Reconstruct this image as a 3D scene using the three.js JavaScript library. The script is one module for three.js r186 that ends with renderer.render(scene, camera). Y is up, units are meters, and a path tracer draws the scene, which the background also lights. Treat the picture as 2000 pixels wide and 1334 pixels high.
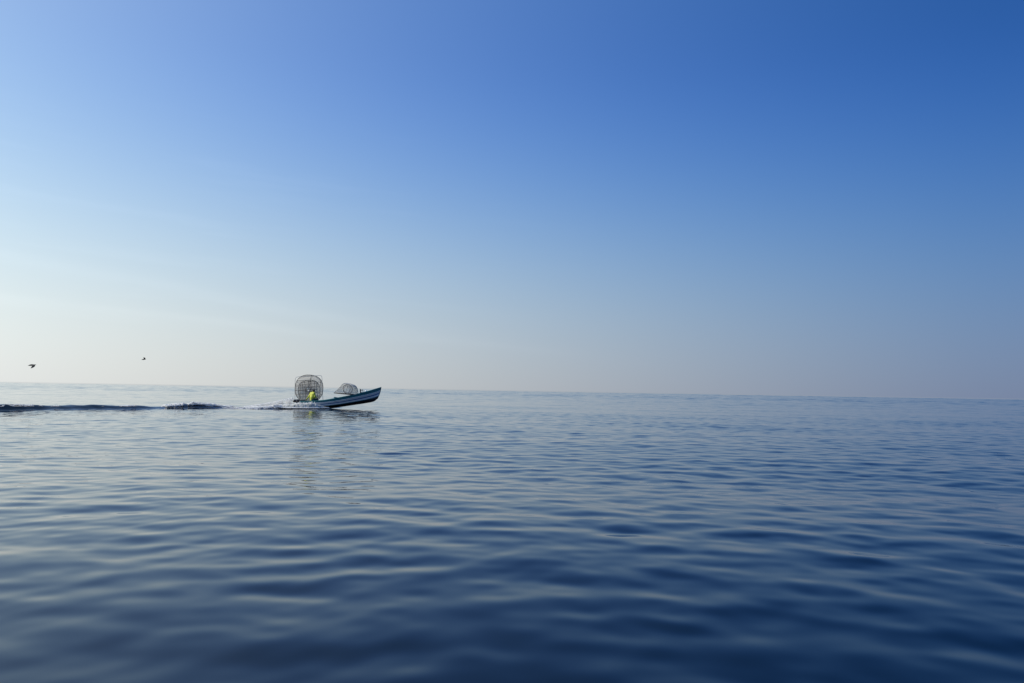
import * as THREE from 'three';
import { mergeGeometries, mergeVertices } from 'three/addons/utils/BufferGeometryUtils.js';
import { MarchingCubes } from 'three/addons/objects/MarchingCubes.js';

// ------------------------------------------------------------------ camera, sky, sun, exposure
const scene = new THREE.Scene();
const EYE = 1.75, PITCH = THREE.MathUtils.degToRad(3.67), ROLL = THREE.MathUtils.degToRad(0.945), FOCAL = 1511;
const camera = new THREE.PerspectiveCamera(2 * Math.atan(667 / FOCAL) * 180 / Math.PI, 1.5, 0.1, 90000);
camera.position.set(0, EYE, 0);
camera.rotation.order = 'YXZ';
camera.rotation.set(PITCH, 0, ROLL);
scene.add(camera);

const SUN_AZ = -88, SUN_EL = 33, R = THREE.MathUtils.degToRad;
const sunDir = new THREE.Vector3(Math.sin(R(SUN_AZ)) * Math.cos(R(SUN_EL)), Math.sin(R(SUN_EL)), -Math.cos(R(SUN_AZ)) * Math.cos(R(SUN_EL)));
const sun = new THREE.DirectionalLight(new THREE.Color(1, 0.94, 0.84), 5);
sun.position.copy(sunDir).multiplyScalar(150).add(new THREE.Vector3(-18, 0, -66));
sun.target.position.set(-18, 0, -66);
sun.castShadow = true;
Object.assign(sun.shadow.camera, { left: -30, right: 30, top: 30, bottom: -30, near: 1, far: 400 });
sun.shadow.mapSize.set(4096, 4096);
scene.add(sun, sun.target);

const clamp = THREE.MathUtils.clamp, sstep = THREE.MathUtils.smoothstep, lerp = THREE.MathUtils.lerp;
function rng(seed) { let a = seed >>> 0; return () => { a = (a + 0x6d2b79f5) | 0; let t = Math.imul(a ^ (a >>> 15), 1 | a); t = (t + Math.imul(t ^ (t >>> 7), 61 | t)) ^ t; return ((t ^ (t >>> 14)) >>> 0) / 4294967296; }; }
function hash2(ix, iy) { let h = Math.imul(ix | 0, 374761393) ^ Math.imul(iy | 0, 668265263); h = Math.imul(h ^ (h >>> 13), 1274126177); return ((h ^ (h >>> 16)) >>> 0) / 4294967296; }
function vnoise(x, y) {
  const ix = Math.floor(x), iy = Math.floor(y), fx = x - ix, fy = y - iy, u = fx * fx * (3 - 2 * fx), v = fy * fy * (3 - 2 * fy);
  return lerp(lerp(hash2(ix, iy), hash2(ix + 1, iy), u), lerp(hash2(ix, iy + 1), hash2(ix + 1, iy + 1), u), v);
}
const fbm = (x, y) => (vnoise(x, y) + 0.5 * vnoise(x * 2.1 + 7, y * 2.1 + 3) + 0.25 * vnoise(x * 4.3 + 1, y * 4.3 + 9)) / 1.75;

// clear morning sky: log radiance as a smooth function of the angle from the sun's bearing and of height
{
  const C = [[-1.8062, -2.6098, -0.6796, -1.4403, 0.123, 0.6301, -1.0136, -0.3851, 0.4468], [-1.1343, -1.6575, -0.1116, -0.8427, -0.0948, 0.4049, -0.3189, -0.3166, 0.5559], [-0.4524, -0.8264, -0.0953, -0.1129, -0.2936, 0.0675, -0.1685, -0.3515, -0.3608]];
  const zenith = [0.075, 0.165, 0.37];
  const W = 4096, H = 2048, data = new Float32Array(W * H * 4);
  const soft = (a) => { // the glow levels off toward the sun's own bearing
    if (a < 52) return 52 - 24 * (1 - Math.exp(-(52 - a) / 24));
    if (a > 118) return 118 + 6 * (1 - Math.exp(-(a - 118) / 6)) - 26 * sstep(a, 124, 180); // air scatters back toward the sun too
    return a;
  };
  for (let row = H / 2; row < H; row++) {
    const el = ((row + 0.5) / H - 0.5) * 180;
    const e0 = el < 22 ? el : 22 + 4 * (1 - Math.exp(-(el - 22) / 4)), up = sstep(el, 20, 75);
    for (let col = 0; col < W; col++) {
      const round = ((col + 0.5) / W - 0.5) * 2 * Math.PI, ce = Math.cos(R(el));
      const x = Math.cos(round) * ce, y = Math.sin(R(el)), z = Math.sin(round) * ce;
      let az = Math.atan2(x, -z) * 180 / Math.PI, da = Math.abs(az - SUN_AZ); if (da > 180) da = 360 - da;
      const a = soft(da) / 90 - 1, e = e0 / 15 - 1, B = [1, a, a * a, e, e * e, e * e * e, a * e, a * e * e, a * a * e];
      const gamma = Math.acos(clamp(x * sunDir.x + y * sunDir.y + z * sunDir.z, -1, 1)) * 180 / Math.PI;
      // two thin bands of cirrus low on the sunward side
      let cirrus = 0;
      if (el < 22) {
        const n = fbm(az * 0.11 + 40, el * 1.7 + az * 0.09), m = fbm(az * 0.5 + 9, el * 4 + az * 0.32);
        const l1 = 7.9 - (az + 33) * 0.135 + 0.5 * (vnoise(az * 0.12, 3) - 0.5), l2 = 5.2 - (az + 33) * 0.065 + 0.4 * (vnoise(az * 0.15, 8) - 0.5);
        cirrus = (Math.exp(-(((el - l1) / 0.42) ** 2)) * 0.5 + Math.exp(-(((el - l2) / 0.32) ** 2)) * 0.5 + 0.3 * sstep(n, 0.5, 0.85) * sstep(el, 1, 6)) * (0.45 + 0.8 * m) * sstep(22 - el, 0, 10) * (1 - sstep(az, -24, 12)) * 0.046;
      }
      for (let c = 0; c < 3; c++) {
        let s = 0; for (let k = 0; k < 9; k++) s += C[c][k] * B[k];
        let v = Math.exp(s);
        v = Math.exp(lerp(Math.log(v), Math.log(zenith[c] * (1 + 0.9 * Math.exp(-gamma / 40))), up));
        v += [3, 2.9, 2.6][c] * Math.exp(-gamma / 7.5);
        v += cirrus * [0.95, 0.95, 0.92][c];
        data[(row * W + col) * 4 + c] = v;
      }
      data[(row * W + col) * 4 + 3] = 1;
    }
  }
  for (let i = 0; i < H / 2 * W; i++) { data[i * 4] = 0.3; data[i * 4 + 1] = 0.34; data[i * 4 + 2] = 0.4; data[i * 4 + 3] = 1; }
  const sky = new THREE.DataTexture(data, W, H, THREE.RGBAFormat, THREE.FloatType);
  sky.mapping = THREE.EquirectangularReflectionMapping; sky.magFilter = THREE.LinearFilter; sky.minFilter = THREE.LinearFilter; sky.needsUpdate = true;
  scene.background = sky; scene.environment = sky;
}
const renderer = new THREE.WebGLRenderer({ antialias: true });
renderer.setSize(1024, 683);
renderer.toneMapping = THREE.LinearToneMapping;
renderer.toneMappingExposure = 1;
renderer.shadowMap.enabled = true;

// ------------------------------------------------------------------ helpers
const V = (x, y, z) => new THREE.Vector3(x, y, z);
camera.updateMatrixWorld(true);
const rayOf = (px, py) => V((px - 1000) / FOCAL, (667 - py) / FOCAL, -1).applyQuaternion(camera.quaternion);
const onSea = (px, py) => { const d = rayOf(px, py), t = -EYE / d.y; return V(d.x * t, 0, d.z * t); };
const atRange = (px, py, range) => rayOf(px, py).normalize().multiplyScalar(range).add(camera.position);
const mat = (r, g, b, roughness = 0.6, extra = {}) => new THREE.MeshPhysicalMaterial({ color: new THREE.Color().setRGB(r, g, b), roughness, ...extra });
const taken = {};
function numbered(name) { const n = (taken[name] = (taken[name] ?? -1) + 1); return n ? name + '_' + String(n).padStart(3, '0') : name; }
function thing(name, label, category, group) {
  const o = new THREE.Group(); o.name = numbered(name); o.userData = { label, category }; if (group) o.userData.group = group; scene.add(o); return o;
}
function part(name, geometry, material, parent, kind) {
  const m = new THREE.Mesh(Array.isArray(geometry) ? mergeGeometries(geometry.map((g) => (g.index ? g.toNonIndexed() : g)).map((g) => { g.deleteAttribute('uv'); return g; })) : geometry, material);
  m.name = name; m.castShadow = m.receiveShadow = true; if (kind) m.userData.kind = kind; parent.add(m); return m;
}
function gridGeometry(nu, nv, at, closedU = false) { // at(u, v) -> Vector3
  const pos = [], uv = [], idx = [];
  for (let i = 0; i <= nu; i++) for (let j = 0; j <= nv; j++) { const p = at(i / nu, j / nv); pos.push(p.x, p.y, p.z); uv.push(i / nu, j / nv); }
  for (let i = 0; i < nu; i++) for (let j = 0; j < nv; j++) { const a = i * (nv + 1) + j, b = a + nv + 1; idx.push(a, b, a + 1, b, b + 1, a + 1); }
  let g = new THREE.BufferGeometry();
  g.setAttribute('position', new THREE.Float32BufferAttribute(pos, 3)); g.setAttribute('uv', new THREE.Float32BufferAttribute(uv, 2)); g.setIndex(idx);
  if (closedU) { g.deleteAttribute('uv'); g = mergeVertices(g, 1e-5); }
  g.computeVertexNormals(); return g;
}
const curve = (pts, closed = false) => new THREE.CatmullRomCurve3(pts.map((p) => (p.isVector3 ? p : V(...p))), closed, 'centripetal');
const tube = (pts, r, seg = 24, sides = 6, closed = false) => new THREE.TubeGeometry(curve(pts, closed), seg, r, sides, closed);
function rod(a, b, r, sides = 6) {
  const d = b.clone().sub(a), g = new THREE.CylinderGeometry(r, r, d.length(), sides, 1);
  g.applyQuaternion(new THREE.Quaternion().setFromUnitVectors(V(0, 1, 0), d.normalize())); g.translate((a.x + b.x) / 2, (a.y + b.y) / 2, (a.z + b.z) / 2); return g;
}
function wires(lines, r) { // polylines as three-sided wire, joined
  const pos = [], idx = [];
  for (const L of lines) {
    let base = -1;
    for (let i = 0; i < L.length; i++) {
      const t = L[Math.min(i + 1, L.length - 1)].clone().sub(L[Math.max(i - 1, 0)]).normalize();
      const n = Math.abs(t.y) < 0.9 ? V(0, 1, 0).cross(t).normalize() : V(1, 0, 0).cross(t).normalize(), b = t.clone().cross(n), at = pos.length / 3;
      for (let k = 0; k < 3; k++) { const a = k * 2.0944; pos.push(L[i].x + r * (Math.cos(a) * n.x + Math.sin(a) * b.x), L[i].y + r * (Math.cos(a) * n.y + Math.sin(a) * b.y), L[i].z + r * (Math.cos(a) * n.z + Math.sin(a) * b.z)); }
      if (base >= 0) for (let k = 0; k < 3; k++) { const k2 = (k + 1) % 3; idx.push(base + k, base + k2, at + k, base + k2, at + k2, at + k); }
      base = at;
    }
  }
  const g = new THREE.BufferGeometry(); g.setAttribute('position', new THREE.Float32BufferAttribute(pos, 3)); g.setIndex(idx); g.computeVertexNormals(); return g;
}

// ------------------------------------------------------------------ the sea
const rand = rng(77);
const gauss = () => Math.sqrt(-2 * Math.log(1 - rand())) * Math.cos(6.2831853 * rand());
const waveSet = [];
{
  const N = 120, WAVE = 0.04, weight = (L) => Math.exp(-((Math.log(L / 0.88)) ** 2) / (2 * 0.5 ** 2)) + 0.09 * Math.exp(-((Math.log(L / 14)) ** 2) / (2 * 0.5 ** 2));
  let sum = 0;
  for (let i = 0; i < N; i++) {
    const L = 0.45 * Math.pow(32 / 0.45, (i + rand()) / N), w = weight(L), k = 2 * Math.PI / L, dir = R(90 + 12) + gauss() * R(L > 6 ? 28 : 48);
    sum += w; waveSet.push({ L, k, w, kx: k * Math.cos(dir), kz: k * Math.sin(dir), ph: rand() * 6.2831853 });
  }
  for (const q of waveSet) q.amp = WAVE * Math.sqrt(2 * q.w / sum) / q.k;
  waveSet.sort((a, b) => b.L - a.L);
}
// chop farther offshore, longer than the ripples near the boats
const chop = [[2.4, 6, 75, 150, 0.024], [5, 15, 130, 360, 0.048], [18, 60, 420, 1500, 0.058], [70, 240, 1800, 5000, 0.058]].map(([l0, l1, from, to, slope]) => ({ from, to, set: Array.from({ length: 34 }, (_, i) => { const L = l0 * Math.pow(l1 / l0, (i + rand()) / 34), dir = R(90 + 8) + gauss() * R(45), k = 2 * Math.PI / L; return [k * Math.cos(dir), k * Math.sin(dir), rand() * 6.2831853, slope * Math.sqrt(2 / 34) / k]; }) }));
function offshore(x, z, r, spacing) {
  let h = 0;
  for (const c of chop) {
    const f = sstep(r, c.from, c.to); if (!f) continue;
    for (const q of c.set) { const k = 6.2832 / Math.hypot(q[0], q[1]) / spacing; if (k > 2) h += f * Math.min(1, k / 2 - 1) * q[3] * Math.sin(q[0] * x + q[1] * z + q[2]); }
  }
  return h;
}
const calm = (x, z) => 0.62 + 0.85 * fbm(x / 17 + 50, z / 26 + 50); // slicks and ruffled patches
function waves(x, z, spacing) {
  let lo = 0, hi = 0;
  for (const q of waveSet) {
    const f = q.L / spacing; if (f < 2) break;
    const h = q.amp * Math.sin(q.kx * x + q.kz * z + q.ph) * (f < 4 ? (f - 2) / 2 : 1);
    if (q.L > 5) lo += h; else hi += h;
  }
  return lo + hi * calm(x, z);
}
// crest of the wake: foot of its near face along the water, and its height there
const wakeFoot = [[-420, 803, 0.2], [-160, 801.8, 0.3], [0, 801.3, 0.3], [60, 801.2, 0.3], [120, 801, 0.25], [190, 800.6, 0.24], [250, 800.4, 0.26], [300, 800, 0.18], [332, 799.5, 0.12], [362, 799.3, 0.26], [385, 799.2, 0.33], [420, 799, 0.3], [452, 798.6, 0.16], [490, 798.2, 0.13], [530, 797.9, 0.2], [560, 797.6, 0.3], [590, 797.3, 0.3], [620, 797, 0.22], [646, 796.4, 0.05]].map(([px, py, h]) => ({ p: onSea(px, py), h }));
function wakeAt(x, z) { // -> { q: metres toward the viewer from the foot line, h, s }
  let best = 1e9, out = null;
  for (let i = 0; i + 1 < wakeFoot.length; i++) {
    const a = wakeFoot[i].p, b = wakeFoot[i + 1].p, dx = b.x - a.x, dz = b.z - a.z, L2 = dx * dx + dz * dz;
    const t = clamp(((x - a.x) * dx + (z - a.z) * dz) / L2, 0, 1), ex = x - a.x - t * dx, ez = z - a.z - t * dz, d = ex * ex + ez * ez;
    if (d < best) { best = d; const side = dx * ez - dz * ex; out = { q: Math.sqrt(d) * (side > 0 ? 1 : -1), h: lerp(wakeFoot[i].h, wakeFoot[i + 1].h, t), s: i + t, x, z }; }
  }
  return out;
}
function wakeHeight(x, z) {
  if (z > -40 || z < -76 || x > -10 || x < -75) return 0;
  const w = wakeAt(x, z); if (w.q > 1.5 || w.q < -4.5) return 0;
  const jag = 0.8 + 0.5 * fbm(x * 0.9, z * 0.9), q = w.q + 0.25 * (fbm(x * 0.7 + 5, z * 0.7) - 0.5), wf = 0.95;
  const front = sstep(-q, 0, wf), back = 1 - sstep(-q, wf, 2.7), second = 0.16 * Math.exp(-(((-q - 3.1) / 0.45) ** 2));
  return w.h * jag * (front * back - 0.1 * Math.exp(-(((q - 0.25) / 0.3) ** 2)) + second);
}
const seaHeight = (x, z, spacing = 0.2) => waves(x, z, spacing) + wakeHeight(x, z);
{
  const radii = [0.6]; let r = 2.4;
  while (r < 460) { radii.push(r); r += 0.05 + 0.0022 * r; }
  while (r < 3500) { radii.push(r); r += 1.1 + 0.0035 * (r - 460); }
  while (r < 14000) { radii.push(r); r *= 1.011; }
  while (r < 60000) { radii.push(r); r *= 1.06; }
  const az = []; for (let i = 0; i <= 560; i++) az.push(-46 + 92 * i / 560);
  for (let i = 1; i < 60; i++) az.push(46 + 268 * i / 60);
  const nr = radii.length, na = az.length, pos = new Float32Array(nr * na * 3), uv = new Float32Array(nr * na * 2), idx = new Uint32Array((nr - 1) * na * 6), TILE = 23;
  for (let i = 0; i < nr; i++) {
    const rr = radii[i], gap = Math.max(i ? rr - radii[i - 1] : 1, rr * R(92 / 560)), rough = rr * R(268 / 60);
    for (let j = 0; j < na; j++) {
      const x = Math.sin(R(az[j])) * rr, z = -Math.cos(R(az[j])) * rr, k = i * na + j, g = j > 560 ? Math.max(gap, rough) : gap;
      pos[k * 3] = x; pos[k * 3 + 1] = waves(x, z, g) + (rr > 75 && j <= 560 ? offshore(x, z, rr, gap) : 0) + (rr < 110 && rr > 40 ? wakeHeight(x, z) : 0); pos[k * 3 + 2] = z;
      uv[k * 2] = x / TILE; uv[k * 2 + 1] = -z / TILE;
    }
  }
  let n = 0;
  for (let i = 0; i + 1 < nr; i++) for (let j = 0; j < na; j++) { const a = i * na + j, b = i * na + (j + 1) % na, c = a + na, d = b + na; idx[n++] = a; idx[n++] = b; idx[n++] = c; idx[n++] = b; idx[n++] = d; idx[n++] = c; }
  const g = new THREE.BufferGeometry();
  g.setAttribute('position', new THREE.BufferAttribute(pos, 3)); g.setAttribute('uv', new THREE.BufferAttribute(uv, 2)); g.setIndex(new THREE.BufferAttribute(idx, 1));
  g.computeVertexNormals();
  // fine ripples as a tiling normal map
  const T = 1024, slopes = new Float32Array(T * T * 2), data = new Float32Array(T * T * 4), list = [];
  let total = 0;
  for (let i = 0; i < 70; i++) {
    const L = 0.26 * Math.pow(0.8 / 0.26, rand()), dir = R(90) + gauss() * R(52), kx = Math.round(TILE / L * Math.cos(dir)), kz = Math.round(TILE / L * Math.sin(dir)), w = Math.pow(L, 0.8);
    total += w; list.push([kx, kz, w, rand() * 6.2831853]);
  }
  const s1 = new Float32Array(T);
  for (const [kx, kz, w, ph] of list) {
    const a = 0.018 * Math.sqrt(2 * w / total), kk = Math.hypot(kx, kz), ax = a * kx / kk, az_ = a * kz / kk;
    for (let i = 0; i < T; i++) s1[i] = Math.cos(6.2831853 * i / T);
    for (let v = 0; v < T; v++) for (let u = 0; u < T; u++) {
      const c = s1[(((kx * u + kz * v) % T) + T + Math.floor(ph / 6.2831853 * T)) % T], k = (v * T + u) * 2;
      slopes[k] += ax * c; slopes[k + 1] += az_ * c;
    }
  }
  for (let k = 0; k < T * T; k++) { const l = 1 / Math.hypot(slopes[k * 2], slopes[k * 2 + 1], 1); data[k * 4] = 0.5 - 0.5 * slopes[k * 2] * l; data[k * 4 + 1] = 0.5 - 0.5 * slopes[k * 2 + 1] * l; data[k * 4 + 2] = 0.5 + 0.5 * l; data[k * 4 + 3] = 1; }
  const nm = new THREE.DataTexture(data, T, T, THREE.RGBAFormat, THREE.FloatType);
  nm.wrapS = nm.wrapT = THREE.RepeatWrapping; nm.magFilter = THREE.LinearFilter; nm.needsUpdate = true;
  const water = mat(0.0006, 0.0046, 0.0105, 0.022, { ior: 1.333, normalMap: nm });
  const sea = new THREE.Mesh(g, water);
  sea.name = 'sea'; sea.userData = { kind: 'structure', label: 'calm deep blue sea with smooth low ripples', category: 'sea' }; sea.receiveShadow = true; sea.castShadow = true; scene.add(sea);
}

// ------------------------------------------------------------------ the boat (x forward, y up, z toward its starboard side, origin at the transom on the water)
const BOAT_AT = onSea(586, 796.4), YAW = R(12.5);
const toWorld = new THREE.Matrix4().makeRotationY(YAW).setPosition(BOAT_AT);
const M = {
  white: mat(0.74, 0.75, 0.74, 0.42), teal: mat(0.02, 0.155, 0.175, 0.45), blue: mat(0.04, 0.13, 0.33, 0.45), bottom: mat(0.018, 0.014, 0.02, 0.5),
  inside: mat(0.05, 0.2, 0.21, 0.6), black: mat(0.018, 0.018, 0.02, 0.35), steel: mat(0.22, 0.22, 0.21, 0.5, { metalness: 0.3 }), rod: mat(0.045, 0.042, 0.04, 0.7),
  net: mat(0.56, 0.53, 0.48, 0.7), paleNet: mat(0.5, 0.5, 0.48, 0.6), pipe: mat(0.45, 0.45, 0.44, 0.4, { metalness: 0.2 }), wood: mat(0.13, 0.1, 0.07, 0.7),
  hivis: mat(0.4, 0.43, 0.035, 0.7), skin: mat(0.17, 0.085, 0.05, 0.6), dark: mat(0.02, 0.02, 0.023, 0.8), trousers: mat(0.03, 0.035, 0.05, 0.8), float: mat(0.75, 0.76, 0.76, 0.4), rope: mat(0.3, 0.26, 0.19, 0.9),
};
const boatGroup = (o) => { o.applyMatrix4(toWorld); return o; };
{
  const boat = boatGroup(thing('fishing_skiff', 'white and teal open fishing skiff planing with its bow raised', 'boat'));
  const G = curve([[0, 0.56, 0.8], [1.2, 0.6, 0.9], [2, 0.67, 0.95], [3.2, 0.9, 0.97], [4.6, 1.2, 0.87], [5.7, 1.5, 0.56], [6.45, 1.74, 0.22], [6.89, 1.88, 0.03]]);
  const U = curve([[0, 0.42, 0.79], [1.2, 0.45, 0.89], [2, 0.51, 0.93], [3.2, 0.67, 0.94], [4.6, 0.97, 0.83], [5.7, 1.23, 0.52], [6.45, 1.44, 0.2], [6.87, 1.61, 0.03]]);
  const C = curve([[0, -0.08, 0.72], [1.2, 0.1, 0.8], [2.2, 0.22, 0.83], [3.4, 0.38, 0.8], [4.7, 0.61, 0.64], [5.7, 0.81, 0.36], [6.35, 0.99, 0.13], [6.72, 1.13, 0.025]]);
  const K = curve([[0, -0.42, 0], [1.2, -0.24, 0], [2.4, -0.07, 0], [3.5, 0.11, 0], [4.7, 0.31, 0], [5.7, 0.48, 0], [6.35, 0.64, 0], [6.64, 0.88, 0]]);
  const band = (a, b, t0, t1, side, out = 0, bulge = 0) => gridGeometry(48, 6, (u, v) => {
    const t = t0 + (t1 - t0) * v, p = a.getPoint(u).lerp(b.getPoint(u), t);
    return V(p.x, p.y, side * (p.z + out + bulge * Math.sin(Math.PI * t)));
  });
  const both = (f) => [f(1), f(-1)];
  part('hull_bottom', both((s) => band(K, C, 0, 1, s, 0, 0.09)), M.bottom, boat);
  part('hull_side', both((s) => band(C, U, 0, 1, s)), M.white, boat);
  part('stripe', both((s) => band(C, U, 0.4, 0.62, s, 0.004)), M.blue, boat);
  part('chine_rail', both((s) => tube(Array.from({ length: 24 }, (_, i) => { const p = C.getPoint(i / 23); return V(p.x, p.y, s * (p.z + 0.008)); }), 0.022, 60, 6)), M.teal, boat);
  part('top_strake', both((s) => band(U, G, 0, 1, s, 0.012)), M.teal, boat);
  part('rub_rail', both((s) => tube(Array.from({ length: 24 }, (_, i) => { const p = U.getPoint(i / 23); return V(p.x, p.y, s * (p.z + 0.02)); }), 0.028, 60, 6)), M.white, boat);
  part('gunwale', both((s) => tube(Array.from({ length: 24 }, (_, i) => { const p = G.getPoint(i / 23); return V(p.x, p.y, s * p.z); }), 0.038, 60, 8)), M.teal, boat);
  const floorY = (u) => lerp(0.2, 1.25, Math.max(0, (u - 0.05)) ** 1.25);
  part('hull_lining', both((s) => gridGeometry(40, 4, (u, v) => { const g = G.getPoint(u * 0.97), c = C.getPoint(u * 0.97), f = V(c.x, Math.max(c.y + 0.06, floorY(u) - 0.02), Math.max(0.01, c.z - 0.06)); const p = g.lerp(f, v); return V(p.x, p.y, s * Math.max(0.005, p.z - 0.045)); })), M.inside, boat);
  part('floor_deck', gridGeometry(40, 4, (u, v) => { const c = C.getPoint(u * 0.95); return V(c.x, Math.max(c.y + 0.1, floorY(u)), (v * 2 - 1) * Math.max(0.01, c.z - 0.04)); }), M.inside, boat);
  const tr = new THREE.Shape([[-0.8, 0.56], [-0.72, -0.08], [0, -0.42], [0.72, -0.08], [0.8, 0.56]].map((p) => new THREE.Vector2(...p)));
  part('transom', new THREE.ExtrudeGeometry(tr, { depth: 0.06, bevelEnabled: false }).rotateY(Math.PI / 2).translate(-0.03, 0, 0), M.white, boat);
  for (const [x, y, w] of [[0.42, 0.42, 0.74], [2.6, 0.66, 0.86]]) part('thwart', new THREE.BoxGeometry(0.3, 0.045, w * 2).translate(x, y, 0), M.inside, boat);
  part('foredeck', gridGeometry(16, 6, (u, v) => { const g = G.getPoint(0.8 + 0.195 * u); return V(g.x, g.y - 0.05 + 0.03 * Math.sin(Math.PI * v), (v * 2 - 1) * Math.max(0.005, g.z - 0.02)); }), M.teal, boat);
  part('stem_post', tube([[6.62, 0.86, 0], [6.74, 1.13, 0], [6.87, 1.55, 0], [6.93, 1.93, 0]], 0.035, 20, 6), M.teal, boat);
  part('helm_seat', new THREE.BoxGeometry(0.5, 0.3, 0.5).translate(1.02, 0.5, 0.42), M.inside, boat);
  // low pad on the rail amidships
  part('rail_pad', new THREE.CapsuleGeometry(0.045, 0.36, 4, 10).rotateZ(Math.PI / 2 - 0.12).translate(3.06, 0.93, 0.95), M.teal, boat);
  // bent pipe that the standing trap leans on
  part('pipe_hoop', tube([[-0.48, 0.5, -0.45], [-0.5, 1.4, -0.4], [-0.5, 2.45, -0.35], [-0.46, 2.62, -0.35], [-0.3, 2.68, -0.35], [0.6, 2.76, -0.35], [1.5, 2.84, -0.35], [1.68, 2.82, -0.35], [1.75, 2.7, -0.35], [1.8, 1.8, -0.4], [1.93, 0.62, -0.45]], 0.017, 160, 6), M.pipe, boat);
  // mooring bitt on the foredeck
  const bx = 5.14, by = 1.32;
  part('mooring_post', rod(V(bx, by - 0.02, 0.1), V(bx - 0.03, by + 0.4, 0.1), 0.05, 8), M.black, boat);
  part('crossbar', [rod(V(bx - 0.03, by + 0.28, 0.1), V(bx + 0.2, by + 0.33, 0.1), 0.032, 8), rod(V(bx + 0.19, by + 0.34, 0.1), V(bx + 0.17, by + 0.18, 0.1), 0.022, 6)], M.black, boat);
  part('brace', rod(V(bx + 0.02, by + 0.06, 0.1), V(bx + 0.3, by + 0.1, 0.1), 0.05, 8), M.black, boat);
}
{
  const o = boatGroup(thing('outboard_motor', 'black outboard motor with tiller on the skiff stern', 'outboard motor'));
  const cowl = new THREE.CapsuleGeometry(0.15, 0.3, 8, 16).rotateZ(Math.PI / 2); cowl.scale(1, 0.85, 1.05); cowl.rotateZ(0.1); cowl.translate(-0.34, 0.6, 0.05);
  part('cowl', cowl, M.black, o);
  part('cowl_band', new THREE.TorusGeometry(0.137, 0.018, 6, 24).rotateY(Math.PI / 2).scale(1, 0.88, 1.08).translate(-0.3, 0.6, 0.05), M.steel, o);
  part('shaft', [rod(V(-0.3, 0.5, 0.05), V(-0.34, -0.45, 0.05), 0.06, 10), rod(V(-0.34, -0.42, 0.05), V(-0.34, -0.5, 0.05), 0.09, 10), rod(V(-0.52, -0.5, 0.05), V(-0.2, -0.5, 0.05), 0.055, 10)], M.black, o);
  part('clamp_bracket', new THREE.BoxGeometry(0.2, 0.26, 0.2).translate(-0.12, 0.5, 0.05), M.black, o);
  for (let k = 0; k < 3; k++) part('propeller_blade', new THREE.SphereGeometry(0.1, 10, 8).scale(0.12, 1, 0.6).rotateY(0.5).translate(0, 0.12, 0).rotateX(k * 2.0944).translate(-0.55, -0.5, 0.05), M.steel, o);
  const tl = part('tiller', rod(V(-0.05, 0.62, 0.06), V(0.34, 0.66, 0.1), 0.03, 8), M.black, o);
  part('grip', rod(V(0.33, 0.66, 0.1), V(0.58, 0.69, 0.13), 0.038, 10), M.dark, tl);
}

// ------------------------------------------------------------------ fish traps
const superRing = (r, n, count) => Array.from({ length: count }, (_, i) => { const a = i / count * Math.PI * 2, c = Math.cos(a), s = Math.sin(a), k = Math.pow(Math.abs(c) ** n + Math.abs(s) ** n, -1 / n); return V(r * c * k, r * s * k, 0); });
// a dome of netting standing on edge: its round base faces the viewer (+z), the dome bulges away
function standingTrap(label, r, depth, n, tilt, centre, verticals, horizontals, netMat, ringR, meshStep, thick) {
  const o = thing('fish_trap', label, 'fish trap', 'wire fish traps carried on the skiff');
  const base = superRing(r, n, 72);
  part('rim', tube(base, ringR, 144, 6, true), M.rod, o);
  const dome = (a, h) => { const c = Math.cos(a), s = Math.sin(a), k = Math.pow(Math.abs(c) ** n + Math.abs(s) ** n, -1 / n), e = h * Math.PI / 2; return V(r * c * k * Math.cos(e), r * s * k * Math.cos(e), -depth * Math.sin(e)); };
  const lines = [], rg = rng(5 + r * 100), na = Math.round(2 * Math.PI * r / meshStep), nh = Math.round(1.5 * r / meshStep);
  for (let k = 0; k < na; k++) { const L = []; for (let j = 0; j <= 16; j++) L.push(dome(k / na * 6.28319 + 0.02 * (rg() - 0.5), 0.92 * j / 16)); lines.push(L); }
  for (let j = 1; j <= nh; j++) { const L = []; for (let k = 0; k <= 48; k++) L.push(dome(k / 48 * 6.28319, 0.92 * j / nh)); lines.push(L); }
  part('netting', wires(lines, thick), netMat, o, 'stuff');
  for (const a of r > 1 ? [1.45] : []) { const L = []; for (let j = 0; j <= 10; j++) L.push(dome(a, 0.96 * j / 10)); part('rib', tube(L, 0.013, 24, 5), M.rod, o); }
  // mesh of the flat base, tied to the rods
  const half = (x) => r * Math.pow(Math.max(0, 1 - Math.abs(x / r) ** n), 1 / n), flat = [];
  for (let x = -r + meshStep; x < r; x += meshStep * 2.6) flat.push([V(x, -half(x), 0), V(x + 0.01, 0, -0.02), V(x, half(x), 0)]);
  for (let y = -r + meshStep; y < r; y += meshStep * 2.6) flat.push([V(-half(y), y, 0), V(0, y - 0.01, -0.02), V(half(y), y, 0)]);
  part('base_netting', wires(flat, thick), netMat, o, 'stuff');
  for (const [x, t0, t1, bend] of verticals) part('rod', tube([V(x * r, t0 * half(x * r), 0.012), V(x * r + bend, (t0 + t1) / 2 * half(x * r), 0.02), V(x * r + bend * 0.3, t1 * half(x * r), 0.012)], 0.014, 16, 5), M.rod, o);
  for (const [y, t0, t1, bend] of horizontals) part('rod', tube([V(t0 * half(y * r), y * r, 0.03), V((t0 + t1) / 2 * half(y * r), y * r + bend, 0.035), V(t1 * half(y * r), y * r + bend * 0.3, 0.03)], 0.013, 16, 5), M.rod, o);
  o.applyMatrix4(new THREE.Matrix4().makeRotationFromEuler(new THREE.Euler(-0.1, 0.12, tilt)).setPosition(...centre));
  return boatGroup(o);
}
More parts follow.
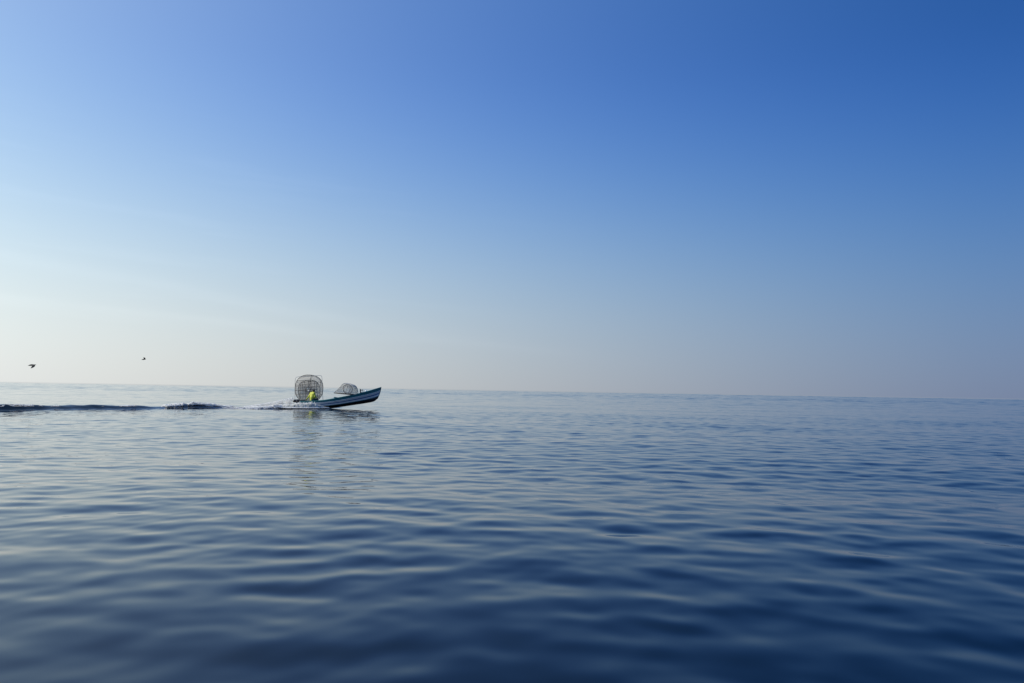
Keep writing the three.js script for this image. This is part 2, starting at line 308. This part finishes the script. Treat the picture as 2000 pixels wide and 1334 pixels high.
standingTrap('tall round wire fish trap standing on edge behind the helmsman', 1.2, 0.85, 2.35, -0.03, [0.7, 1.69, -0.3], [[0.08, -1, 1, 0.02], [-0.62, -1, 0.6, 0], [0.78, -1, 0.9, 0.02]], [[0.52, -1, 0.1, 0.03], [0.12, -1, -0.3, 0.02], [-0.2, -1, 1, 0], [0.5, 0.55, 1, 0], [-0.5, -1, 1, 0.01]], M.net, 0.017, 0.044, 0.0047);
standingTrap('smaller wire fish trap with dark grid of rods nested in the tall one', 0.93, 0.62, 2.6, 0.09, [0.72, 1.5, -0.14], [[-0.62, -1, 1, 0.05], [-0.42, -1, 1, 0.06], [-0.02, -1, 1, 0.02], [0.18, -0.2, 1, 0.03], [0.55, -1, 1, -0.04], [0.75, -1, 1, -0.05]], [[0.82, -1, 1, 0.02], [0.58, -1, 1, 0.04], [0.32, -1, 0.9, 0.02], [0.08, -1, 0.8, 0.02], [-0.25, -1, 1, 0.01], [-0.55, -1, 1, 0]], M.net, 0.014, 0.052, 0.0045);
{ // trap lying flat across the fore part: dome on top, round entrance ring toward the viewer
  const o = thing('fish_trap', 'low domed fish trap with round entrance ring lying across the bow', 'fish trap', 'wire fish traps carried on the skiff');
  const left = curve([[-1.08, 0, 0], [-0.83, 0.31, 0], [-0.6, 0.62, 0], [-0.48, 0.8, 0], [-0.3, 0.91, 0], [0, 0.94, 0]]), right = curve([[1.02, 0, 0], [0.97, 0.31, 0], [0.86, 0.62, 0], [0.7, 0.79, 0], [0.35, 0.9, 0], [0.0, 0.94, 0]]);
  const dome = (a, h) => { const l = left.getPoint(h), r2 = right.getPoint(h), cx = (l.x + r2.x) / 2, hw = (r2.x - l.x) / 2; return V(cx + hw * Math.cos(a), lerp(l.y, r2.y, (1 + Math.cos(a)) / 2), hw * 0.98 * Math.sin(a)); };
  part('rim', tube(Array.from({ length: 60 }, (_, i) => dome(i / 60 * 6.28319, 0)), 0.04, 120, 6, true), M.rod, o);
  const lines = [];
  for (let k = 0; k < 118; k++) { const L = []; for (let j = 0; j <= 18; j++) L.push(dome(k / 118 * 6.28319, 0.96 * j / 18)); lines.push(L); }
  for (let j = 1; j <= 30; j++) { const L = []; for (let k = 0; k <= 48; k++) L.push(dome(k / 48 * 6.28319, 0.96 * j / 30)); lines.push(L); }
  part('netting', wires(lines, 0.0056), M.paleNet, o, 'stuff');
  const flat = []; for (let x = -1.02; x < 1; x += 0.07) { const h = 1.02 * Math.sqrt(1 - (x / 1.06) ** 2); flat.push([V(x, 0, -h), V(x, -0.01, 0), V(x, 0, h)]); flat.push([V(-h, 0, x), V(0, -0.01, x), V(h, 0, x)]); }
  part('base_netting', wires(flat, 0.005), M.paleNet, o, 'stuff');
  part('rib', tube(Array.from({ length: 25 }, (_, i) => { const t = i / 24; return t < 0.5 ? dome(Math.PI, t * 2) : dome(0, (1 - t) * 2); }), 0.02, 60, 5), M.steel, o);
  part('rib', tube(Array.from({ length: 25 }, (_, i) => { const t = i / 24; return t < 0.5 ? dome(-1.57, t * 2) : dome(1.57, (1 - t) * 2); }), 0.014, 60, 5), M.steel, o);
  const circle = (r, z, y = 0.44) => Array.from({ length: 32 }, (_, i) => V(-0.08 + r * Math.cos(i / 32 * 6.28319), y + r * 0.98 * Math.sin(i / 32 * 6.28319), z - 0.55 * (r * Math.sin(i / 32 * 6.28319))));
  const ring = part('entrance_ring', tube(circle(0.41, 0.84), 0.022, 64, 6, true), M.rod, o);
  part('inner_ring', tube(circle(0.27, 0.45, 0.4), 0.014, 64, 5, true), M.steel, ring);
  const fun = []; const c1 = circle(0.42, 0.8), c2 = circle(0.27, 0.45, 0.4); for (let i = 0; i < 32; i++) fun.push([c1[i], c2[i]]);
  for (const t of [0.33, 0.66]) { const L = c1.map((p, i) => p.clone().lerp(c2[i], t)); L.push(L[0]); fun.push(L); }
  part('entrance_funnel', wires(fun, 0.006), M.paleNet, ring, 'stuff');
  o.applyMatrix4(new THREE.Matrix4().makeRotationFromEuler(new THREE.Euler(0.02, 0.15, -0.075)).setPosition(3.93, 1.26, 0));
  boatGroup(o);
}
{ // small white float on the foredeck
  const o = boatGroup(thing('net_float', 'small white float beside the post on the skiff foredeck', 'float'));
  part('float_body', new THREE.LatheGeometry([[0.001, -0.11], [0.06, -0.105], [0.1, -0.06], [0.115, 0], [0.1, 0.06], [0.06, 0.105], [0.03, 0.115], [0.02, 0.14], [0.001, 0.145]].map((p) => new THREE.Vector2(...p)), 18).rotateZ(1.2).translate(5.6, 1.5, 0.12), M.float, o);
  part('float_eye', new THREE.TorusGeometry(0.03, 0.008, 6, 12).translate(5.46, 1.555, 0.12), M.rope, o);
}

// ------------------------------------------------------------------ the helmsman
function field(bones, cell, pad = 0.1) { // smooth union of tapered capsules [ax,ay,az,ra, bx,by,bz,rb] -> geometry
  const lo = V(1e9, 1e9, 1e9), hi = V(-1e9, -1e9, -1e9);
  for (const b of bones) for (const k of [0, 4]) { lo.min(V(b[k] - b[k + 3], b[k + 1] - b[k + 3], b[k + 2] - b[k + 3])); hi.max(V(b[k] + b[k + 3], b[k + 1] + b[k + 3], b[k + 2] + b[k + 3])); }
  lo.addScalar(-pad); hi.addScalar(pad);
  const size = Math.max(hi.x - lo.x, hi.y - lo.y, hi.z - lo.z), n = Math.min(110, Math.ceil(size / cell) + 4), mc = new MarchingCubes(n, new THREE.MeshBasicMaterial(), false, false, 300000);
  const c = lo.clone().add(hi).multiplyScalar(0.5), half = size / 2, K = bones.k ?? 0.03;
  mc.isolation = 0;
  for (let z = 0; z < n; z++) for (let y = 0; y < n; y++) for (let x = 0; x < n; x++) {
    const px = c.x + (x - n / 2) / (n / 2) * half, py = c.y + (y - n / 2) / (n / 2) * half, pz = c.z + (z - n / 2) / (n / 2) * half;
    let d = 1e3;
    for (const b of bones) {
      const ex = b[4] - b[0], ey = b[5] - b[1], ez = b[6] - b[2], L = ex * ex + ey * ey + ez * ez || 1e-9, t = clamp(((px - b[0]) * ex + (py - b[1]) * ey + (pz - b[2]) * ez) / L, 0, 1);
      const q = Math.hypot(px - b[0] - t * ex, py - b[1] - t * ey, pz - b[2] - t * ez) - (b[3] + (b[7] - b[3]) * t), h = Math.max(K - Math.abs(d - q), 0) / K;
      d = Math.min(d, q) - h * h * K / 4;
    }
    mc.field[x + y * n + z * n * n] = -d;
  }
  mc.update();
  const count = mc.count, g = new THREE.BufferGeometry(), p = new Float32Array(count * 3);
  for (let i = 0; i < count; i++) for (let k = 0; k < 3; k++) p[i * 3 + k] = c.getComponent(k) + mc.positionArray[i * 3 + k] * half;
  g.setAttribute('position', new THREE.BufferAttribute(p, 3));
  const m = mergeVertices(g, 1e-4); m.computeVertexNormals(); return m;
}
{
  const o = boatGroup(thing('person', 'person in hi-vis yellow jacket and dark cap steering from the stern', 'person'));
  // seated on the helm seat, back half turned to the viewer, left hand behind on the tiller
  const hip = [1.02, 0.78, 0.42], neck = [1.06, 1.3, 0.36], head = [1.1, 1.5, 0.35], sl = [0.9, 1.27, 0.24], sr = [1.17, 1.26, 0.52];
  const el = [0.75, 1.03, 0.2], hl = [0.5, 0.71, 0.14], er = [1.25, 1.0, 0.6], hr = [1.42, 0.86, 0.42];
  const B = (a, ra, b, rb) => [...a, ra, ...b, rb], mix = (a, b, t) => a.map((v, i) => v + (b[i] - v) * t);
  const body = [B(hip, 0.13, neck, 0.1), B(neck, 0.055, mix(neck, head, 0.6), 0.055), [1.1, 1.53, 0.35, 0.088, 1.115, 1.47, 0.342, 0.075], [1.13, 1.42, 0.335, 0.05, 1.15, 1.41, 0.33, 0.04], [1.19, 1.48, 0.325, 0.016, 1.2, 1.465, 0.322, 0.018], [1.08, 1.49, 0.435, 0.018, 1.085, 1.47, 0.435, 0.015], [1.07, 1.49, 0.262, 0.018, 1.075, 1.47, 0.262, 0.015],
    B(mix(sl, el, 0.1), 0.05, el, 0.042), B(el, 0.04, hl, 0.028), B(mix(sr, er, 0.1), 0.05, er, 0.042), B(er, 0.04, hr, 0.028),
    B([1.05, 0.76, 0.34], 0.1, [1.45, 0.74, 0.24], 0.07), B([1.05, 0.76, 0.52], 0.1, [1.46, 0.74, 0.5], 0.07), B([1.45, 0.74, 0.24], 0.062, [1.5, 0.4, 0.22], 0.045), B([1.46, 0.74, 0.5], 0.062, [1.52, 0.4, 0.48], 0.045), B([1.5, 0.38, 0.22], 0.045, [1.66, 0.36, 0.2], 0.035), B([1.52, 0.38, 0.48], 0.045, [1.68, 0.36, 0.46], 0.035)];
  const hand = (w, along, across, curl) => { // palm and five fingers, closing on what is held
    const out = [], P = (f, s, d) => [0, 1, 2].map((i) => w[i] + along[i] * f + across[i] * s + curl[i] * d);
    out.push(B(P(0, -0.015, 0), 0.022, P(0.075, -0.02, 0), 0.018), B(P(0, 0.015, 0), 0.022, P(0.075, 0.022, 0), 0.018));
    [[-0.032, 0.062, 0.0075], [-0.011, 0.078, 0.0085], [0.011, 0.085, 0.009], [0.032, 0.076, 0.0088]].forEach(([s, l, r]) => { out.push(B(P(0.078, s, 0), r + 0.001, P(0.078 + l * 0.4, s, 0.012), r), B(P(0.078 + l * 0.4, s, 0.012), r, P(0.078 + l * 0.55, s, 0.04), r), B(P(0.078 + l * 0.55, s, 0.04), r, P(0.078 + l * 0.3, s, 0.062), r - 0.001)); });
    out.push(B(P(0.015, 0.03, 0.005), 0.013, P(0.05, 0.055, 0.022), 0.011), B(P(0.05, 0.055, 0.022), 0.011, P(0.082, 0.045, 0.045), 0.009)); out.k = 0.008; return out;
  };
  body.k = 0.045;
  const handL = field(hand(hl, [-0.35, -0.25, 0.9], [0.9, 0.1, 0.4], [0.2, -0.97, 0.1]), 0.005, 0.03), handR = field(hand(hr, [0.75, -0.45, -0.45], [0.4, 0.1, 0.9], [0.3, -0.9, 0.2]), 0.005, 0.03);
  const bodyMesh = part('body', mergeGeometries([field(body, 0.013), handL, handR]), M.skin, o);
  const jacket = [B([1.02, 0.66, 0.42], 0.2, [1.0, 0.9, 0.41], 0.185), B([0.98, 0.9, 0.36], 0.17, [0.98, 1.16, 0.31], 0.165), B([1.07, 0.9, 0.46], 0.17, [1.09, 1.16, 0.44], 0.16), B(sl, 0.1, sr, 0.1), B(mix(sl, neck, 0.6), 0.095, mix(sr, neck, 0.6), 0.095), B(neck, 0.085, [1.065, 1.36, 0.357], 0.078), B(sl, 0.088, el, 0.072), B(el, 0.07, mix(el, hl, 0.86), 0.05), B(sr, 0.088, er, 0.072), B(er, 0.07, mix(er, hr, 0.86), 0.05)];
  jacket.k = 0.06;
  part('jacket', field(jacket, 0.013), M.hivis, o);
  const trousers = [B([1.04, 0.72, 0.34], 0.12, [1.45, 0.74, 0.24], 0.085), B([1.04, 0.72, 0.52], 0.12, [1.46, 0.74, 0.5], 0.085), B([1.45, 0.74, 0.24], 0.08, [1.5, 0.45, 0.22], 0.065), B([1.46, 0.74, 0.5], 0.08, [1.52, 0.45, 0.48], 0.065)]; trousers.k = 0.04;
  part('trousers', field(trousers, 0.014), M.trousers, o);
  const cap = [[1.095, 1.545, 0.352, 0.096, 1.105, 1.52, 0.35, 0.094], [1.06, 1.48, 0.36, 0.06, 1.07, 1.43, 0.36, 0.05], [1.16, 1.545, 0.33, 0.03, 1.24, 1.54, 0.31, 0.014]]; cap.k = 0.04;
  part('cap', field(cap, 0.007, 0.04), M.dark, o);
  // reflective bands stitched round the jacket
}

// ------------------------------------------------------------------ churned water and spray
{
  const foamMat = mat(0.93, 0.93, 0.92, 1, { transmission: 0.7, thickness: 0 }), rf = rng(909);
  // aerated wave thrown out along the near side of the hull and trailing astern
  const path = curve([[2.55, 0, 0.93], [1.9, 0, 1.12], [1.1, 0, 1.3], [0.3, 0, 1.42], [-0.6, 0, 1.5], [-1.8, 0, 1.6], [-3.2, 0, 1.75], [-5, 0, 2.1]]);
  const hgt = (t) => 0.42 * sstep(t, 0.0, 0.3) * (1 - 0.72 * sstep(t, 0.42, 0.85)) * (1 - sstep(t, 0.85, 1)) + 0.04;
  const foamColours = [], churn = gridGeometry(260, 34, (u, v) => {
    const p = path.getPoint(u), tn = path.getTangent(u), n = V(-tn.z, 0, tn.x); if (n.z < 0) n.negate();
    const w = 0.12 + 0.5 * sstep(u, 0, 0.4) + 0.35 * u, q = (v * 2 - 1), lump = fbm(p.x * 4 + 30, q * 3 + 8) - 0.45, fine = fbm(p.x * 13 + 70, q * 8) - 0.5;
    const prof = Math.max(0, 1 - Math.abs(q) ** 2.2) ** 0.8, h = hgt(u) * prof * (0.92 + 0.3 * lump) + 0.015 * fine * prof - 0.05 * (1 - prof);
    const x = p.x + n.x * q * w + 0.12 * lump, z = p.z + n.z * q * w + 0.12 * fine;
    return V(x, h, z);
  });
  { const ps = churn.attributes.position; for (let i = 0; i < ps.count; i++) { // white bubbles streaked over clear grey-green water
    const x = ps.getX(i), z = ps.getZ(i), k = sstep(fbm(x * 5 + 11, z * 9 + 3) * 0.6 + fbm(x * 17, z * 17) * 0.4, 0.4, 0.62); foamColours.push(lerp(0.56, 0.9, k), lerp(0.58, 0.9, k), lerp(0.52, 0.87, k)); } }
  churn.setAttribute('color', new THREE.Float32BufferAttribute(foamColours, 3));
  const w = new THREE.Mesh(churn, new THREE.MeshPhysicalMaterial({ vertexColors: true, roughness: 0.85, ior: 1.333, transmission: 0.55, thickness: 0 }));
  w.name = 'churned_wave'; w.castShadow = w.receiveShadow = true; w.userData = { kind: 'stuff', label: 'grey churned wave thrown out along the skiff side', category: 'wake' }; w.applyMatrix4(toWorld); scene.add(w);

  const clump = (seed) => { const g = mergeVertices((() => { const q = new THREE.IcosahedronGeometry(1, 1); q.deleteAttribute('uv'); q.deleteAttribute('normal'); return q; })()), p = g.attributes.position, r = rng(seed); for (let i = 0; i < p.count; i++) { const k = 0.7 + 0.6 * r(); p.setXYZ(i, p.getX(i) * k, p.getY(i) * k, p.getZ(i) * k); } g.computeVertexNormals(); return g; };
  const place = (name, label, seed, list) => {
    const m = new THREE.InstancedMesh(clump(seed), foamMat, list.length), d = new THREE.Object3D();
    list.forEach(([p, sx, sy, sz], i) => { d.position.copy(p); d.rotation.set(rf() * 3, rf() * 6, rf() * 3 * (sy < sx * 0.7 ? 0 : 1)); if (sy < sx * 0.7) d.rotation.set(0, rf() * 0.6 - 0.3, 0); d.scale.set(sx, sy, sz); d.updateMatrix(); m.setMatrixAt(i, d.matrix); });
    m.name = name; m.castShadow = m.receiveShadow = true; m.userData = { kind: 'stuff', label, category: 'foam' }; scene.add(m);
  };
  const local = (x, y, z) => V(x, y, z).applyMatrix4(toWorld), spray = [], foam = [], crest = [];
  // spray flung up behind the motor, falling away astern
  for (let i = 0; i < 19000; i++) {
    const t = Math.pow(rf(), 1.5), x = -0.6 - 3.9 * t, top = 0.78 * Math.pow(1 - t, 1.2) + 0.1, y = top * Math.pow(rf(), 1.2), z = -0.6 + 1.9 * rf() + 0.25 * (rf() - 0.5), s = 0.006 + 0.018 * rf() * rf();
    if (vnoise(x * 3, y * 5 + z) < 0.28) continue;
    spray.push([local(x, y, z), s * 2.2, s, s]);
  }
  // beads breaking from the top of the side wave
  for (let i = 0; i < 700; i++) {
    const u = 0.12 + 0.62 * rf(), p = path.getPoint(u), h = hgt(u) * (0.82 + 0.42 * rf() * rf()), s = 0.007 + 0.022 * rf() * rf();
    if (fbm(p.x * 3.1, 4) < 0.4) continue;
    spray.push([local(p.x + 0.1 * (rf() - 0.5), h, p.z + 0.3 * (rf() - 0.5)), s * 1.4, s, s]);
  }
  for (let i = 0; i < 5200; i++) {
    const u = 0.03 + 0.72 * rf(), p = path.getPoint(u), tn = path.getTangent(u), n = V(-tn.z, 0, tn.x); if (n.z < 0) n.negate();
    const w = 0.12 + 0.5 * sstep(u, 0, 0.4) + 0.35 * u, q = 0.8 + 0.3 * rf(), s = 0.012 + 0.03 * rf() * rf(), c = local(p.x + n.x * q * w, 0, p.z + n.z * q * w);
    c.y = Math.max(seaHeight(c.x, c.z), 0) + 0.03 + 0.09 * rf() * (1.1 - q) * 3; foam.push([c, s * 2.2, s * 0.65, s * 1.3]);
  }
  // white foot of the side wave and the foam trail
  for (let i = 0; i < 14000; i++) {
    const t = rf(), px = lerp(640, 395, t), c = onSea(px, lerp(796.6, 798.6, sstep(640 - px, 0, 245)));
    const ox = 0.4 * (rf() - 0.5), oz = -Math.pow(rf(), 1.6) * lerp(0.5, 2.6, sstep(t, 0.1, 0.5)) + 0.1, x = c.x + ox, z = c.z + oz, s = 0.012 + 0.034 * rf() * rf();
    if (fbm(x * 2.2 + 3, z * 3.5) < lerp(0.28, 0.5, t)) continue;
    foam.push([V(x, seaHeight(x, z) + 0.006, z), s * 2.4, s * 0.55, s * 1.4]);
  }
  // broken crest of the wake
  for (let i = 0; i < 16000; i++) {
    const k = Math.floor(rf() * (wakeFoot.length - 1)), t = rf(), a = wakeFoot[k], b = wakeFoot[k + 1], px = a.p.clone().lerp(b.p, t), back = -(0.6 + 0.8 * rf());
    const dir = b.p.clone().sub(a.p).normalize(), x = px.x - dir.z * back, z = px.z + dir.x * back;
    const breaking = k >= 8 && k <= 13 ? 0.3 : k >= 6 && k < 8 ? 0.58 : 0.63;
    if (fbm(x * 1.1 + 60, z * 1.1) < breaking) continue;
    const s = (0.01 + 0.028 * rf() * rf()) * (k >= 8 ? 1.35 : 1);
    crest.push([V(x, seaHeight(x, z) + 0.004 + (k >= 8 && k <= 12 ? 0.12 * rf() * rf() : 0), z), s * 2, s * (k >= 8 ? 0.9 : 0.5), s * 1.2]);
  }
  place('spray', 'white spray flung up behind the outboard motor', 3, spray);
  place('foam_trail', 'white foam spread on the water along the skiff wake', 4, foam);
  place('crest_foam', 'white foam breaking on the crest of the wake', 6, crest);
}

// ------------------------------------------------------------------ birds
function bird(label, at, yaw, roll, wingUp, tipDrop, size) {
  const o = thing('seabird', label, 'bird', 'dark seabirds flying low after the skiff');
  const dark = mat(0.02, 0.018, 0.016, 0.8);
  const rings = [[-0.5, 0.004, 0], [-0.42, 0.03, 0], [-0.3, 0.05, 0], [-0.1, 0.085, 0], [0.08, 0.088, 0], [0.22, 0.06, 0.01], [0.32, 0.035, 0.025], [0.38, 0.042, 0.03], [0.43, 0.034, 0.028], [0.47, 0.012, 0.02], [0.55, 0.002, 0.01]];
  const body = gridGeometry(rings.length - 1, 12, (u, v) => { const r = rings[Math.round(u * (rings.length - 1))], a = v * 6.28319; const flat = r[0] < -0.35 ? 0.25 : 1; return V(r[0], r[2] - 0.35 * Math.max(0, -0.1 - r[0]) ** 2 * 2 + 1.2 * r[1] * Math.cos(a) * flat, r[1] * Math.sin(a) * (r[0] < -0.35 ? 2.2 : 1)); });
  part('body', body, dark, o);
  for (const s of [-1, 1]) {
    const wing = gridGeometry(12, 8, (u, v) => {
      const span = 0.06 + 0.78 * u, chord = 0.36 * (1 - 0.25 * u) * (1 - u ** 5), sweep = 0.1 * Math.sin(u * 3.1) - 0.2 * u * u, a = v * 6.28319;
      const yy = u < 0.45 ? u / 0.45 * wingUp : wingUp + (u - 0.45) / 0.55 * tipDrop;
      return V(0.13 + sweep + chord * 0.5 * Math.cos(a), 0.03 + yy + 0.018 * (1 - u) * Math.sin(a) + 0.004 * Math.sin(a), s * span * Math.sqrt(Math.max(0.1, 1 - (yy / 0.8) ** 2)));
    });
    part('wing', wing, dark, o);
  }
  o.scale.setScalar(size); o.rotation.set(roll, yaw, 0.03); o.position.copy(at); return o;
}
bird('dark seabird with wings beating down nearest the left edge of the sky', atRange(62, 713, 70), R(27), R(3), -0.16, -0.3, 0.58);
bird('small dark seabird with raised wings between the skiff and the other bird', atRange(280.5, 702, 78), R(24), R(2), 0.28, 0.16, 0.42);

renderer.render(scene, camera);
